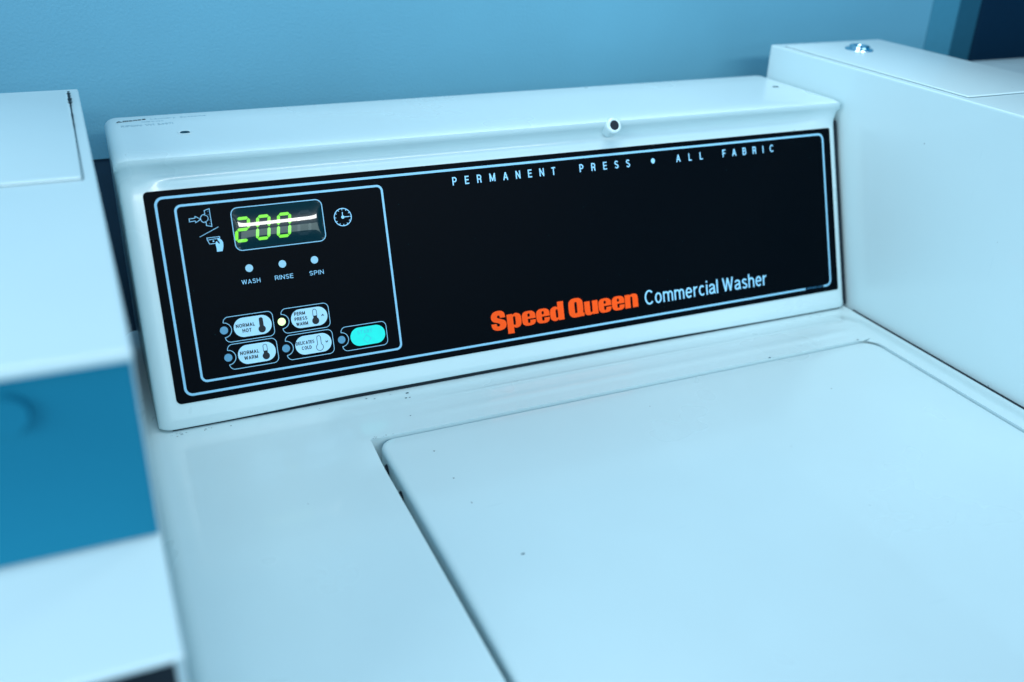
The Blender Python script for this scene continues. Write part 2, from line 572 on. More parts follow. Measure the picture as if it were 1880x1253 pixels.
def deck_h(x, y):
    hb = smooth01((-.004 - y) / .030)                     # rises a little in front of the console
    hr = smooth01((DX1 - .003 - x) / .022)
    # rounded back-right corner
    cx, cy, R0 = DX1 - .003 - .03, -.004 - .03, .03
    if x > cx and y > cy:
        d = R0 - sqrt((x - cx) ** 2 + (y - cy) ** 2)
        hb = hr = smooth01(d / .026)
        hh = hb
    else:
        hh = min(hb, hr)
    left = smooth01((x - .108) / .030)
    fade = 1.0 if x > OX0 + 1e-6 else smooth01((y + .105) / .045)
    z = RIDGE * hh * left * fade
    ex = smooth01((x - .15) / .12) * smooth01((.635 - x) / .03)
    for yc, am in ((-.0265, .00055), (-.0470, .00045)):
        z += am * ex * max(0.0, 1 - ((y - yc) / .0075) ** 2) ** 2
    return z


def make_deck(parent):
    def axis(bounds, steps):
        out = []
        for (a, b_), st_ in zip(zip(bounds[:-1], bounds[1:]), steps):
            n = max(1, round((b_ - a) / st_))
            out += [a + (b_ - a) * i / n for i in range(n)]
        return out + [bounds[-1]]
    xs = axis([DX0 + .012, .10, OX0, .16, .60, OX1, DX1 - .0015], [.02, .003, .006, .02, .002, .0015])
    ys = axis([-.50, OY0, -.12, OY1, -.03, .0, .19], [.01, .03, .005, .002, .0015, .03])
    bm = bmesh.new()
    V = {}
    for i, x in enumerate(xs):
        for j, y in enumerate(ys):
            V[i, j] = bm.verts.new((x, y, deck_h(x, y)))
    ix0, ix1 = xs.index(OX0), xs.index(OX1)
    jy0, jy1 = ys.index(OY0), ys.index(OY1)
    for i in range(len(xs) - 1):
        for j in range(len(ys) - 1):
            if ix0 <= i < ix1 and jy0 <= j < jy1:
                continue
            bm.faces.new((V[i, j], V[i + 1, j], V[i + 1, j + 1], V[i, j + 1]))
    bm.verts.ensure_lookup_table()
    # opening walls
    def drop(seq, dz):
        low = [bm.verts.new((v.co.x, v.co.y, v.co.z - dz)) for v in seq]
        for a, b_, c, d in zip(seq[:-1], seq[1:], low[1:], low[:-1]):
            bm.faces.new((a, b_, c, d))
        return low
    drop([V[i, jy1] for i in range(ix0, ix1 + 1)], .024)
    drop([V[ix0, j] for j in range(jy0, jy1 + 1)], .024)
    drop([V[ix1, j] for j in range(jy0, jy1 + 1)], .024)
    drop([V[i, jy0] for i in range(ix0, ix1 + 1)], .024)
    # rolled outer edges: left, right, front
    def roll(seq, dx, dy, r, depth):
        prev = seq
        for k in range(1, 7):
            a = k / 6 * pi / 2
            cur = [bm.verts.new((v.co.x + dx * r * sin(a), v.co.y + dy * r * sin(a), v.co.z - r * (1 - cos(a)))) for v in seq]
            for p in range(len(seq) - 1):
                bm.faces.new((prev[p], prev[p + 1], cur[p + 1], cur[p]))
            prev = cur
        low = [bm.verts.new((v.co.x, v.co.y, -depth)) for v in prev]
        for p in range(len(seq) - 1):
            bm.faces.new((prev[p], prev[p + 1], low[p + 1], low[p]))
    ny, nx = len(ys), len(xs)
    roll([V[0, j] for j in range(ny)], -1, 0, .012, .045)
    roll([V[nx - 1, j] for j in range(ny)], 1, 0, .0015, .030)
    roll([V[i, 0] for i in range(nx)], 0, -1, .008, .030)
    # filler in the rounded back-right corner of the opening
    R0 = .0185
    cx, cy = OX1 - R0, OY1 - R0
    cv = bm.verts.new((OX1, OY1, deck_h(OX1, OY1) - .0002))
    arcv = [bm.verts.new((cx + R0 * cos(a), cy + R0 * sin(a), RIDGE - .0004)) for a in [pi / 2 * i / 8 for i in range(9)]]
    for p in range(8):
        if p == 5:
            continue                                  # small chipped-out notch seen at the corner
        bm.faces.new((cv, arcv[p], arcv[p + 1]))
    # floor of the gutter under the lid
    z = -.022
    q = [bm.verts.new(c) for c in ((OX0, OY0, z), (OX1, OY0, z), (OX1, OY1, z), (OX0, OY1, z))]
    bm.faces.new(q)
    return bm_obj("top_deck", bm, ENAMEL, parent, angle=50)


def make_lid(parent):
    x0, x1, y0, y1 = .1420, OX1 - .0010, OY0 + .002, OY1 - .0012
    bm = bmesh.new()
    rad = (.012, .012, .0180, .0125)
    levels = []
    r = .0046
    prof = [(0.0, -.0185), (0.0, RIDGE - .0003 - r)]
    for k in range(1, 6):
        a = k / 5 * pi / 2
        prof.append((r * (1 - cos(a)), RIDGE - .0003 - r + r * sin(a)))
    prof.append((.014, RIDGE - .0001))
    for inset, z in prof:
        lp = rrect(x0 + inset, y0 + inset, x1 - inset, y1 - inset, [max(.002, q - inset) for q in rad], 8)
        levels.append([bm.verts.new((px, py, z)) for px, py in lp])
    n = len(levels[0])
    for A, B in zip(levels[:-1], levels[1:]):
        for i in range(n):
            bm.faces.new((A[i], A[(i + 1) % n], B[(i + 1) % n], B[i]))
    bm.faces.new(levels[-1])
    lid = bm_obj("lid", bm, ENAMEL, parent, angle=60)
    for yy, zz in ((-.0925, -.013), (-.1255, -.0145)):
        c = bmesh.new()
        bmesh.ops.create_uvsphere(c, u_segments=16, v_segments=8, radius=1)
        for v in c.verts:
            v.co = Vector((.1418 + v.co.x * .0022, yy + v.co.y * .0052, zz + v.co.z * .0095))
        bm_obj("rubber_bumper", c, RUBBER, lid)
    return lid


def console_profile(cove):
    """front-bottom -> up the face -> lip -> top -> back, as (y, z)"""
    def F(s, n=0.0):
        return (s * st - n * ct, s * ct + n * st)
    pts = [F(.0022, -.0022), F(.0026, -.0008), F(.0042, 0), F(.010), F(.05), F(.10), F(.15), F(.178), F(.1825)]
    cv = [F(.1855, -.0014), F(.1885, -.0022), F(.1918, -.0012), F(.1948, .0018), F(.1972, .0056)]
    flat = [F(.1865, .0006), F(.1895, .0016), F(.1925, .0030), F(.1950, .0046), F(.1972, .0064)]
    for a, f in zip(cv, flat):
        pts.append((a[0] * cove + f[0] * (1 - cove), a[1] * cove + f[1] * (1 - cove)))
    tp = .1955
    pts += [F(.1995, .0086), F(.2022, .0094)]
    y0, z0 = pts[-1]
    pts += [(y0 + .0012, z0 + (tp - z0) * .30), (y0 + .0042, z0 + (tp - z0) * .60), (y0 + .0095, z0 + (tp - z0) * .83),
            (y0 + .018, z0 + (tp - z0) * .965), (y0 + .028, tp)]
    pts += [(.12, tp), (.15, tp), (.178, tp), (.1835, tp - .0008), (.1872, tp - .003), (.189, tp - .0075), (.1895, .15), (.1895, .0016)]
    return pts


CX0, CX1 = -.0055, .6520


def make_console(parent):
    bm = bmesh.new()
    r = .0105
    xs = []
    for k in range(0, 8):
        a = k / 7 * pi / 2
        xs.append((r * (1 - cos(a)), .0070 * (1 - sin(a))))     # (distance from end, inset)
    rest = [(.014, 0), (.018, 0), (.022, 0), (.026, 0), (.030, 0), (.034, 0), (.040, 0), (.05, 0)]
    seq = [(CX0 + d, i, d) for d, i in xs + rest]
    m = [(CX0 + .05 + (CX1 - CX0 - .1) * k / 30, 0, 1) for k in range(1, 30)]
    seq += m + [(CX1 - d, i, d) for d, i in (xs + rest)[::-1]]
    rows = []
    for x, inset, d in seq:
        cove = smooth01((d - .012) / .030)
        pf = console_profile(cove)
        n = len(pf)
        row = []
        for i, (y, z) in enumerate(pf):
            a = pf[max(i - 1, 0)]; c = pf[min(i + 1, n - 1)]
            t = Vector((c[0] - a[0], c[1] - a[1])).normalized()
            nn = Vector((-t.y, t.x))                        # outward for this winding
            if i >= 12 and i < n - 5:
                # the lip turns the corner as one piece: back and down together
                f_ = smooth01((i - 16) / 4)
                dv = Vector((1.25 * (1 - f_), -1.15))
                g_ = smooth01((i - 11) / 3)
                dv = dv * g_ + (-nn) * (1 - g_)
            else:
                dv = -nn
            yy, zz = y + dv.x * inset, z + dv.y * inset
            if i == 0 or i == n - 1:
                zz = z + inset * .55
            if i < 3:
                up = .0019 * smooth01((x - .03) / .12) * smooth01((.60 - x) / .25)
                zz += up * ct
                yy += up * st
            lipw = smooth01((i - 8) / 6) * smooth01((n - 4 - i) / 8)
            xx = x + .0034 * lipw * smooth01((x - CX1 + .03) / .03) - .0015 * lipw * smooth01((CX0 + .03 - x) / .03)
            row.append(bm.verts.new((xx, yy, zz)))
        rows.append(row)
    for A, B in zip(rows[:-1], rows[1:]):
        for i in range(len(A) - 1):
            bm.faces.new((A[i], B[i], B[i + 1], A[i + 1]))
        bm.faces.new((A[-1], B[-1], B[0], A[0]))
    bm.faces.new(rows[0]); bm.faces.new(rows[-1][::-1])
    con = bm_obj("console_housing", bm, ENAMEL, parent, angle=38)
    # raised boss with the dark lock hole in the lip
    ax = Vector((0, -cos(radians(28)), sin(radians(28))))
    c0 = Vector((.3985, .0668, .1852))
    def ring_solid(profile, seg=40):
        b2 = bmesh.new()
        q = ax.to_track_quat('Z', 'Y').to_matrix().to_4x4()
        T = Matrix.Translation(c0) @ q
        prev = None
        for rr, h in profile:
            cur = [b2.verts.new(T @ Vector((rr * cos(2 * pi * i / seg), rr * sin(2 * pi * i / seg), h))) for i in range(seg)]
            if prev:
                for i in range(seg):
                    b2.faces.new((prev[i], prev[(i + 1) % seg], cur[(i + 1) % seg], cur[i]))
            prev = cur
        return b2, prev
    b2, last = ring_solid([(.0076, .0), (.0075, .0098), (.0070, .0112), (.0061, .0119), (.0052, .0121), (.0045, .0120), (.0041, .0116)])
    bm_obj("lock_boss", b2, ENAMEL, con, angle=80)
    b2, last = ring_solid([(.0042, .0), (.0042, .0118), (.0008, .0118)])
    b2.faces.new(last)
    bm_obj("lock_hole", b2, RUBBER, con, angle=30)
    # two sunk screws in the top
    for sx, sy, rr in ((.0502, .1185, .0042), (.6245, .1270, .0036)):
        b2 = bmesh.new()
        z = .1955
        prof = [(rr * 1.35, .00015), (rr * 1.2, .0005), (rr, .0003), (rr * .9, .0001)]
        prev = None
        for q, h in prof:
            cur = [b2.verts.new((sx + q * cos(2 * pi * i / 24), sy + q * sin(2 * pi * i / 24), z + h)) for i in range(24)]
            if prev:
                for i in range(24):
                    b2.faces.new((prev[i], prev[(i + 1) % 24], cur[(i + 1) % 24], cur[i]))
            prev = cur
        bm_obj("screw_rim", b2, ENAMEL, con)
        b2 = bmesh.new()
        bmesh.ops.create_cone(b2, cap_ends=True, segments=20, radius1=rr * .93, radius2=rr * .8, depth=.0006)
        bmesh.ops.translate(b2, verts=b2.verts, vec=(sx, sy, z + .0002))
        box_bm(sx - rr * .6, sx + rr * .6, sy - .0004, sy + .0004, z, z + .0007, bm=b2)
        bm_obj("screw", b2, GRIME, con)
    # worn maker's print at the back left corner of the top
    MT = Matrix.Translation((0, 0, .1955))
    Mt = MT
    word("sticker_print", "Alliance", 3, 26, 162.0, 4.4, INK, con, .0001, off=.035, M=Mt, slope=.22)
    word("sticker_print", "Laundry Systems", 29.5, 73, 166.6, 2.8, FADED, con, .0001, off=.0, M=Mt)
    word("sticker_print", "MADE IN U.S.A.", 22, 39, 158.6, 2.2, FADED, con, .0001, off=.0, M=Mt)
    word("sticker_print", "RIPON WI 54971", 6, 45, 147.0, 5.2, FADED, con, .0001, off=-.012, M=Mt)
    return con


def make_control_panel(parent):
    pan = plate("control_panel", [rrect(9.8, 21.1, 642.1, 179.7, (4.0, 2.0, 2.0, 3.4))], FILM, parent, .0002, ext=.00015)
    n1 = .00056
    # outer frame line, broken at the lower right for the small print
    x0, y0, x1, y1, r = 17.4, 26.9, 632.9, 174.4, 5.5
    path = [(601.5, y0)] + [(x0 + r, y0)] + arc(x0 + r, y0 + r, r, 270, 180, 8)[1:] + \
           [(x0, y1 - r)] + arc(x0 + r, y1 - r, r, 180, 90, 8)[1:] + [(x1 - r, y1)] + arc(x1 - r, y1 - r, r, 90, 0, 8)[1:] + \
           [(x1, y0 + r)] + arc(x1 - r, y0 + r, r, 0, -90, 8)[1:] + [(624, y0)]
    plate("frame_line", stroke(path, 1.85), LINE, pan, n1)
    word("lettering", "M9410-00", 603.5, 622.5, 26.0, 1.8, PRINTDIM, pan, n1, off=.02)
    plate("frame_line", stroke(rrect(30.4, 35.4, 188.0, 167.6, 4.2, 8), 1.7, True), LINE, pan, n1)
    # ---- display window
    plate("display_frame", stroke(rrect(69.4, 129.7, 138.5, 161.9, 5.0, 8), .7, True), LINE, pan, n1)
    # gently bowed lens
    bm = bmesh.new()
    ox0, ox1, oy0, oy1 = 70.2, 137.8, 130.4, 161.2
    nx, ny = 40, 36
    V = {}
    for i in range(nx + 1):
        for j in range(ny + 1):
            x = ox0 + (ox1 - ox0) * i / nx; y = oy0 + (oy1 - oy0) * j / ny
            u = (i / nx) * 2 - 1; v = (j / ny) * 2 - 1
            # rounded corners by pulling the outermost vertices in
            dx, dy = min(x - ox0, ox1 - x), min(y - oy0, oy1 - y)
            R0 = 4.3
            if dx < R0 and dy < R0:
                ccx = ox0 + R0 if u < 0 else ox1 - R0
                ccy = oy0 + R0 if v < 0 else oy1 - R0
                vx, vy = x - ccx, y - ccy
                m = max(abs(vx), abs(vy)); L_ = sqrt(vx * vx + vy * vy)
                if L_ > 1e-6:
                    x, y = ccx + vx / L_ * m, ccy + vy / L_ * m
            h = .00050 + LENSBOW(u, v)
            V[i, j] = bm.verts.new(PANEL_M @ Vector((x * mm, y * mm, h)))
    for i in range(nx):
        for j in range(ny):
            bm.faces.new((V[i, j], V[i + 1, j], V[i + 1, j + 1], V[i, j + 1]))
    bm_obj("display_window", bm, DISP, pan, angle=80)
    # ---- seven-segment digits (slanted)
    def bend(o):
        """wrap a flat digit onto the bowed lens"""
        me = o.data
        b_ = bmesh.new(); b_.from_mesh(me)
        bmesh.ops.triangulate(b_, faces=b_.faces)
        long_ = [e for e in b_.edges if e.calc_length() > .0012]
        bmesh.ops.subdivide_edges(b_, edges=long_, cuts=5, use_grid_fill=True)
        inv = PANEL_M.inverted()
        nrm = (PANEL_M @ Vector((0, 0, 1, 0))).xyz
        for v_ in b_.verts:
            q = inv @ v_.co
            u = (q.x * 1000 - ox0) / (ox1 - ox0) * 2 - 1
            w_ = (q.y * 1000 - oy0) / (oy1 - oy0) * 2 - 1
            v_.co += nrm * LENSBOW(u, w_)
        b_.to_mesh(me); b_.free()
        me.polygons.foreach_set('use_smooth', [True] * len(me.polygons))
    sl = 0.145
    def seg7(x, y, w, h, on, mat_on, mat_off):
        t = 2.3
        g = .25
        segs = {'a': ((0, h), (w, h)), 'd': ((0, 0), (w, 0)), 'g': ((0, h / 2), (w, h / 2)),
                'f': ((0, h / 2), (0, h)), 'e': ((0, 0), (0, h / 2)), 'b': ((w, h / 2), (w, h)), 'c': ((w, 0), (w, h / 2))}
        lit, unlit = [], []
        for k, ((ax_, ay), (bx, by)) in segs.items():
            if ay == by:
                p = [(ax_ + g, ay), (ax_ + g + t / 2, ay + t / 2), (bx - g - t / 2, ay + t / 2), (bx - g, ay), (bx - g - t / 2, ay - t / 2), (ax_ + g + t / 2, ay - t / 2)]
            else:
                p = [(ax_, ay + g), (ax_ - t / 2, ay + g + t / 2), (ax_ - t / 2, by - g - t / 2), (ax_, by - g), (ax_ + t / 2, by - g - t / 2), (ax_ + t / 2, ay + g + t / 2)]
            p = [(x + q[0] + sl * q[1], y + q[1]) for q in p]
            (lit if k in on else unlit).append(p)
        if lit:
            bend(plate("display_digit", lit, mat_on, pan, .00058, ext=.00004))
        if not on:
            bend(plate("unlit_digit", unlit, mat_off, pan, .00050, ext=.00003))
    seg7(70.6, 137.0, 8.6, 16.6, 'abged', DIGIT, DIGITOFF)
    seg7(86.0, 137.0, 8.6, 16.6, 'abcdef', DIGIT, DIGITOFF)
    seg7(101.8, 137.0, 8.6, 16.6, 'abcdef', DIGIT, DIGITOFF)
    seg7(117.5, 137.0, 8.6, 16.6, '', DIGIT, DIGITOFF)
    # ---- clock
    cx, cy = 153.9, 146.2
    lp = [[circ(cx, cy, 7.1, 48)[i] for i in range(48)], circ(cx, cy, 6.45, 48)]
    plate("clock_icon", lp, PRINT, pan, n1)
    parts = []
    for h in range(12):
        a = radians(30 * h)
        parts += stroke([(cx + 5.4 * sin(a), cy + 5.4 * cos(a)), (cx + 6.42 * sin(a), cy + 6.42 * cos(a))], .5)
    parts += stroke([(cx - .1, cy + 1.35), (cx + .1, cy + 4.0)], .62)
    parts += stroke([(cx + 1.35, cy), (cx + 5.0, cy)], .62)
    parts += [circ(cx, cy, 1.3, 20)]
    plate("clock_icon", parts, PRINT, pan, n1)
    # ---- coin slot, slash, hand with card
    w = .42
    plate("coin_icon", stroke([(39.1, 157.4), (43.2, 157.4), (43.5, 158.7), (47.3, 156.3), (43.5, 154.1), (43.2, 155.4), (39.1, 155.2)], w, True), PRINT, pan, n1)
    body = [(50.6, 162.3), (54.4, 163.3), (54.5, 150.1), (50.6, 151.2), (50.9, 153.1)] + arc(50.3, 156.5, 3.1, 280, 80, 12)[::1] + [(50.8, 160.0)]
    plate("coin_icon", stroke(body, w, True), PRINT, pan, n1)
    plate("coin_icon", stroke(arc(50.3, 156.5, 2.35, 100, -100, 12), w * .8), PRINT, pan, n1)
    for (sx, sy) in ((53.2, 161.4), (53.2, 159.0), (53.2, 155.0), (53.2, 152.4)):
        plate("coin_icon", [circ(sx, sy, .45, 10)], PRINTDIM, pan, n1)
    plate("slash_icon", stroke([(44.7, 143.3), (59.1, 149.3)], .35), PRINT, pan, n1)
    plate("card_icon", stroke([(49.6, 142.0), (58.8, 142.0), (58.8, 140.8), (49.6, 140.4)], .42, True), PRINT, pan, n1)
    plate("card_icon", stroke([(49.7, 140.5), (50.9, 137.3), (56.3, 137.3)], .42) + [circ(53.9, 140.0 - .9, .6, 12)], PRINT, pan, n1)
    plate("hand_icon", [chaikin([(57.0, 141.2), (58.6, 140.6), (60.1, 139.2), (60.8, 137.0), (60.3, 133.6), (59.3, 131.0, 'c'), (55.4, 131.0, 'c'),
                                 (55.4, 134.5), (55.0, 137.0), (55.6, 138.6), (56.4, 138.8), (56.9, 137.6), (57.9, 136.4), (58.3, 137.4), (57.8, 138.6), (57.0, 139.5)], 2)],
          PRINT, pan, n1 + .0003)
    # ---- cycle lamps and names
    for x, t, a, b_ in ((76.9, "WASH", 69.8, 83.9), (102.1, "RINSE", 94.9, 109.1), (127.1, "SPIN", 121.7, 133.1)):
        plate("indicator_lamp", [circ(x, 115.8, 2.9, 28)], LENS, pan, n1 - .0001, ext=.00012)
        sword("lettering", t, a, b_, 104.1, 3.4, PRINT, pan, n1, w=.125)
    # ---- push buttons
    def frame(lx, ly):
        a0 = 88
        p = [(.2, 5.7)] + arc(4.2, 5.7, 4.0, 180, 90, 8)[1:] + [(33.4, 9.7)] + arc(33.4, 5.7, 4, 90, 0, 8)[1:] + [(37.4, -5.6)] + \
            arc(33.4, -5.6, 4, 0, -90, 8)[1:] + [(4.2, -9.6)] + arc(4.2, -5.6, 4, 270, 180, 8)[1:] + arc(0, 0, 5.62, -86, 86, 22)
        plate("button_frame", stroke([(lx + q[0], ly + q[1]) for q in p], .50, True), LINE, pan, n1)
    def thermo(cx, cy, mode):
        """cy = middle of the button; bulb below"""
        bx, by, br, sw, top = cx, cy - 3.2, 2.75, 1.5, cy + 5.9
        a = math.degrees(math.asin(sw / br))
        outline = arc(bx, by, br, 90 + a, 450 - a, 26) + [(bx + sw, top - sw)] + arc(bx, top - sw, sw, 0, 180, 8)[1:]
        if mode == 'full':
            plate("thermometer_icon", [outline], INK, pan, nP)
        elif mode == 'empty':
            plate("thermometer_icon", stroke(outline, .38, True), INK, pan, nP)
        else:
            lvl = cy + .9
            low = arc(bx, by, br, 90 + a, 450 - a, 26) + [(bx + sw, lvl), (bx - sw, lvl)]
            plate("thermometer_icon", [low], INK, pan, nP)
            up = [(bx - sw, lvl)] + arc(bx, top - sw, sw, 180, 0, 10) + [(bx + sw, lvl)]
            plate("thermometer_icon", stroke(up, .36), INK, pan, nP)
    nP = .00092
    def button(lx, ly, lines, mode, caret, lamp, film, label):
        frame(lx, ly)
        plate("indicator_lamp", [circ(lx, ly, 3.0, 28)], lamp, pan, n1 - .0001, ext=.00012)
        bt = plate("button", [rrect(lx + 7.3, ly - 7.2, lx + 35.9, ly + 7.6, 7.35, 12)], film, pan, n1 - .0001, ext=.00020)
        bt['label'] = label
        for t, a, b_, base, cap in lines:
            sword("button_lettering", t, lx + a, lx + b_, ly + base, cap, INK if film is PILL else TEALD, pan, nP, w=.185)
        if mode:
            thermo(lx + (28.2 if lx < 60 else 26.2), ly + .1, mode)
        if caret:
            s_ = 1 if caret == 'up' else -1
            plate("caret_mark", stroke([(lx + 31.3, ly + .5 - .6 * s_), (lx + 32.2, ly + .5 + .55 * s_), (lx + 33.1, ly + .5 - .6 * s_)], .55), INK, pan, nP)
    button(51.6, 71.5, [("NORMAL", 9.0, 23.3, .35, 2.8), ("HOT", 13.4, 20.2, -3.8, 2.8)], 'full', None, LENSD, PILL, "pale oval button printed NORMAL HOT")
    button(51.7, 50.4, [("NORMAL", 9.0, 23.3, .35, 2.8), ("WARM", 11.6, 21.9, -3.8, 2.8)], 'half', None, LENSD, PILL, "pale oval button printed NORMAL WARM")
    button(95.3, 71.6, [("PERM", 10.2, 18.7, 3.0, 2.7), ("PRESS", 10.0, 19.9, -1.1, 2.7), ("WARM", 10.8, 20.0, -5.2, 2.7)], 'half', 'up', LENSON, PILL, "pale oval button printed PERM PRESS WARM")
    button(95.7, 50.4, [("DELICATES", 8.0, 22.4, .9, 2.7), ("COLD", 12.0, 19.8, -3.3, 2.7)], 'empty', 'down', LENSD, PILL, "pale oval button printed DELICATES COLD")
    button(139.9, 50.2, [("START", 13.2, 25.6, 2.3, 2.9)], None, None, LENSD, TEAL, "turquoise oval START button")
    dm = (139.9 + 20.6, 50.2 - 2.3)
    plate("start_diamond", stroke([(dm[0], dm[1] + 3.4), (dm[0] + 3.3, dm[1]), (dm[0], dm[1] - 3.4), (dm[0] - 3.3, dm[1])], .55, True), TEALD, pan, nP)
    # ---- headline lettering
    kw = dict(w=.150, gap=.92)
    sword("lettering", "PERMANENT", 248.4, 342.8, 161.8, 6.7, PRINT, pan, n1, **kw)
    sword("lettering", "PRESS", 366.2, 416.6, 161.9, 6.7, PRINT, pan, n1, **kw)
    plate("lettering", [circ(440.4, 165.2, 1.95, 20, 2.3)], PRINT, pan, n1)
    sword("lettering", "ALL", 465.0, 493.6, 162.0, 6.7, PRINT, pan, n1, **kw)
    sword("lettering", "FABRIC", 515.6, 573.9, 162.2, 6.7, PRINT, pan, n1, **kw)
    sword("lettering", "Commercial", 420.0, 499.6, 37.4, 13.0, PRINT, pan, n1, w=.112)
    sword("lettering", "Washer", 504.8, 555.7, 37.4, 13.0, PRINT, pan, n1, w=.112)
    # ---- heavy compact brand lettering
    C = 'c'
    def slot(x0_, y0_, x1_, y1_):
        return rrect(x0_, y0_, x1_, y1_, (x1_ - x0_) * .48, 4)
    G = {
        'S': (14.2, [chaikin([(13.5, 10.3, C), (8.5, 10.3, C), (8.4, 11.9), (7.2, 12.8), (5.9, 12.0), (5.9, 10.8), (7.4, 9.8), (11.6, 8.5), (13.6, 6.8), (14.2, 4.4),
                              (13.2, 1.4), (10.2, -.2), (7, -.5), (3.2, 0), (.7, 1.9), (0, 5.6, C), (4.9, 5.6, C), (5.1, 3.7), (6.6, 2.9), (8.1, 3.8), (8.1, 5.1), (6.4, 6.1), (2.7, 7.2), (.8, 8.9), (.2, 11.3), (1.1, 14.2), (3.6, 16), (7, 16.6), (10.8, 16.1), (13, 14.2)], 2)]),
        'p': (13.3, [chaikin([(0, -4.6, C), (5.8, -4.6, C), (5.8, .6, C), (7.2, -.3), (9.8, -.3), (12.7, 1.4), (13.3, 4), (13.3, 8), (12.7, 10.7), (9.8, 12.4), (7.2, 12.4), (5.4, 10.9, C), (5.4, 12.0, C), (0, 12.0, C)], 2), slot(5.7, 2.3, 7.9, 9.8)]),
        'e': (12.9, [chaikin([(12.9, 5.5, C), (5.4, 5.5, C), (5.4, 3.0), (5.7, 2.0), (6.5, 1.7), (7.4, 2.0), (7.7, 3.0), (7.7, 4.3, C), (12.9, 4.3, C), (12.5, 1.5), (10, -.3), (6.4, -.35), (2.8, -.2), (.3, 1.8), (0, 6), (.3, 10.2), (2.8, 12.2), (6.4, 12.4), (10, 12.2), (12.6, 10.2), (12.9, 7.5)], 2), slot(5.4, 7.3, 7.6, 10.2)]),
        'd': (13.3, [chaikin([(13.3, 0, C), (7.9, 0, C), (7.9, 1.1, C), (6.1, -.3), (3.5, -.3), (.6, 1.4), (0, 4), (0, 8), (.6, 10.7), (3.5, 12.4), (6.1, 12.4), (7.5, 11.5, C), (7.5, 16.2, C), (13.3, 16.2, C)], 2), slot(5.4, 2.3, 7.6, 9.8)]),
        'Q': (15.0, [chaikin([(15.0, -.1, C), (10.6, -.1), (7.2, -.5), (3.2, -.2), (.4, 2.4), (0, 6), (0, 10.5), (.4, 13.8), (3.2, 16.3), (7.2, 16.6), (11.2, 16.3), (13.9, 13.8), (14.3, 10.5), (14.3, 6), (13.7, 3.0, C), (15.0, 3.0, C)], 2), slot(5.9, 3.2, 8.4, 13.2)]),
        'u': (13.3, [chaikin([(0, 12, C), (5.5, 12, C), (5.5, 3.0), (5.8, 2.2), (6.6, 1.9), (7.4, 2.2), (7.8, 3.0), (7.8, 12, C), (13.3, 12, C), (13.3, 0, C), (8.0, 0, C), (8.0, .9, C), (6.2, -.35), (3.2, -.35), (.6, .6), (0, 3)], 2)]),
    }
    nn = [(13.3 - x, 12 - y) for x, y in G['u'][1][0]]
    G['n'] = (13.3, [nn])
    def heavy(text, x0_, x1_, base):
        tot = sum(G[c][0] for c in text)
        gp = .55
        sx = (x1_ - x0_ - gp * (len(text) - 1)) / tot
        x = x0_
        for c in text:
            lps = [[(x + px * sx, base + py) for px, py in lp] for lp in G[c][1]]
            o = plate("brand_letter", lps, RED, pan, n1)
            x += G[c][0] * sx + gp
    heavy("Speed", 268.4, 337.6, 36.9)
    heavy("Queen", 342.4, 412.6, 37.2)
    return pan


def LENSBOW(u, v):
    return .0020 * (1 - abs(u) ** 10) * (1 - v * v)


def specks(parent):
    bm = bmesh.new()
    def speck(x, y, z, rx, ry, a=0.0):
        n = 9
        vs = []
        for i in range(n):
            t = 2 * pi * i / n
            k = .7 + random.random() * .5
            px, py = rx * cos(t) * k, ry * sin(t) * k
            vs.append(bm.verts.new((x + px * cos(a) - py * sin(a), y + px * sin(a) + py * cos(a), z)))
        bm.faces.new(vs)
    H = lambda x, y: deck_h(x, y) + .0002
    lidz = RIDGE + .0001
    for x, y, a, b_ in ((.1883, -.2285, .0016, .0008), (.1762, -.0982, .0007, .0007), (.1772, -.1357, .0006, .0006), (.1783, -.1669, .0005, .0008), (.43, -.19, .0004, .0004),
                        (.52, -.13, .0004, .0006), (.36, -.10, .0004, .0004)):
        speck(x, y, lidz, a, b_)
    for x, y, a, b_ in ((.1830, -.0132, .0010, .0008), (.1860, -.0135, .0008, .0006), (.1870, -.0045, .0018, .0010), (.5054, -.0655, .0014, .0007), (.6068, -.0652, .0014, .0008), (.176, -.0450, .0006, .0005)):
        speck(x, y, H(x, y), a, b_)
    for _ in range(22):                                       # dirt line along the foot of the console
        x = random.choice([random.uniform(.0, .05), random.uniform(.08, .32), random.uniform(.0, .03), random.uniform(.55, .64)])
        y = -.0012 - random.random() ** 2 * .0045
        speck(x, y, .0003, random.uniform(.0003, .0013), random.uniform(.00015, .0004))
    for _ in range(8):                                       # lint in the corner of the lid gap
        x = OX0 + random.uniform(.001, .018); y = OY1 + random.uniform(.0003, .0022)
        speck(x, y, RIDGE + .0002, random.uniform(.0002, .0006), random.uniform(.0002, .0004))
    g = bm_obj("grime_specks", bm, GRIME, parent, smooth=False)
    g['kind'] = 'stuff'
    return g


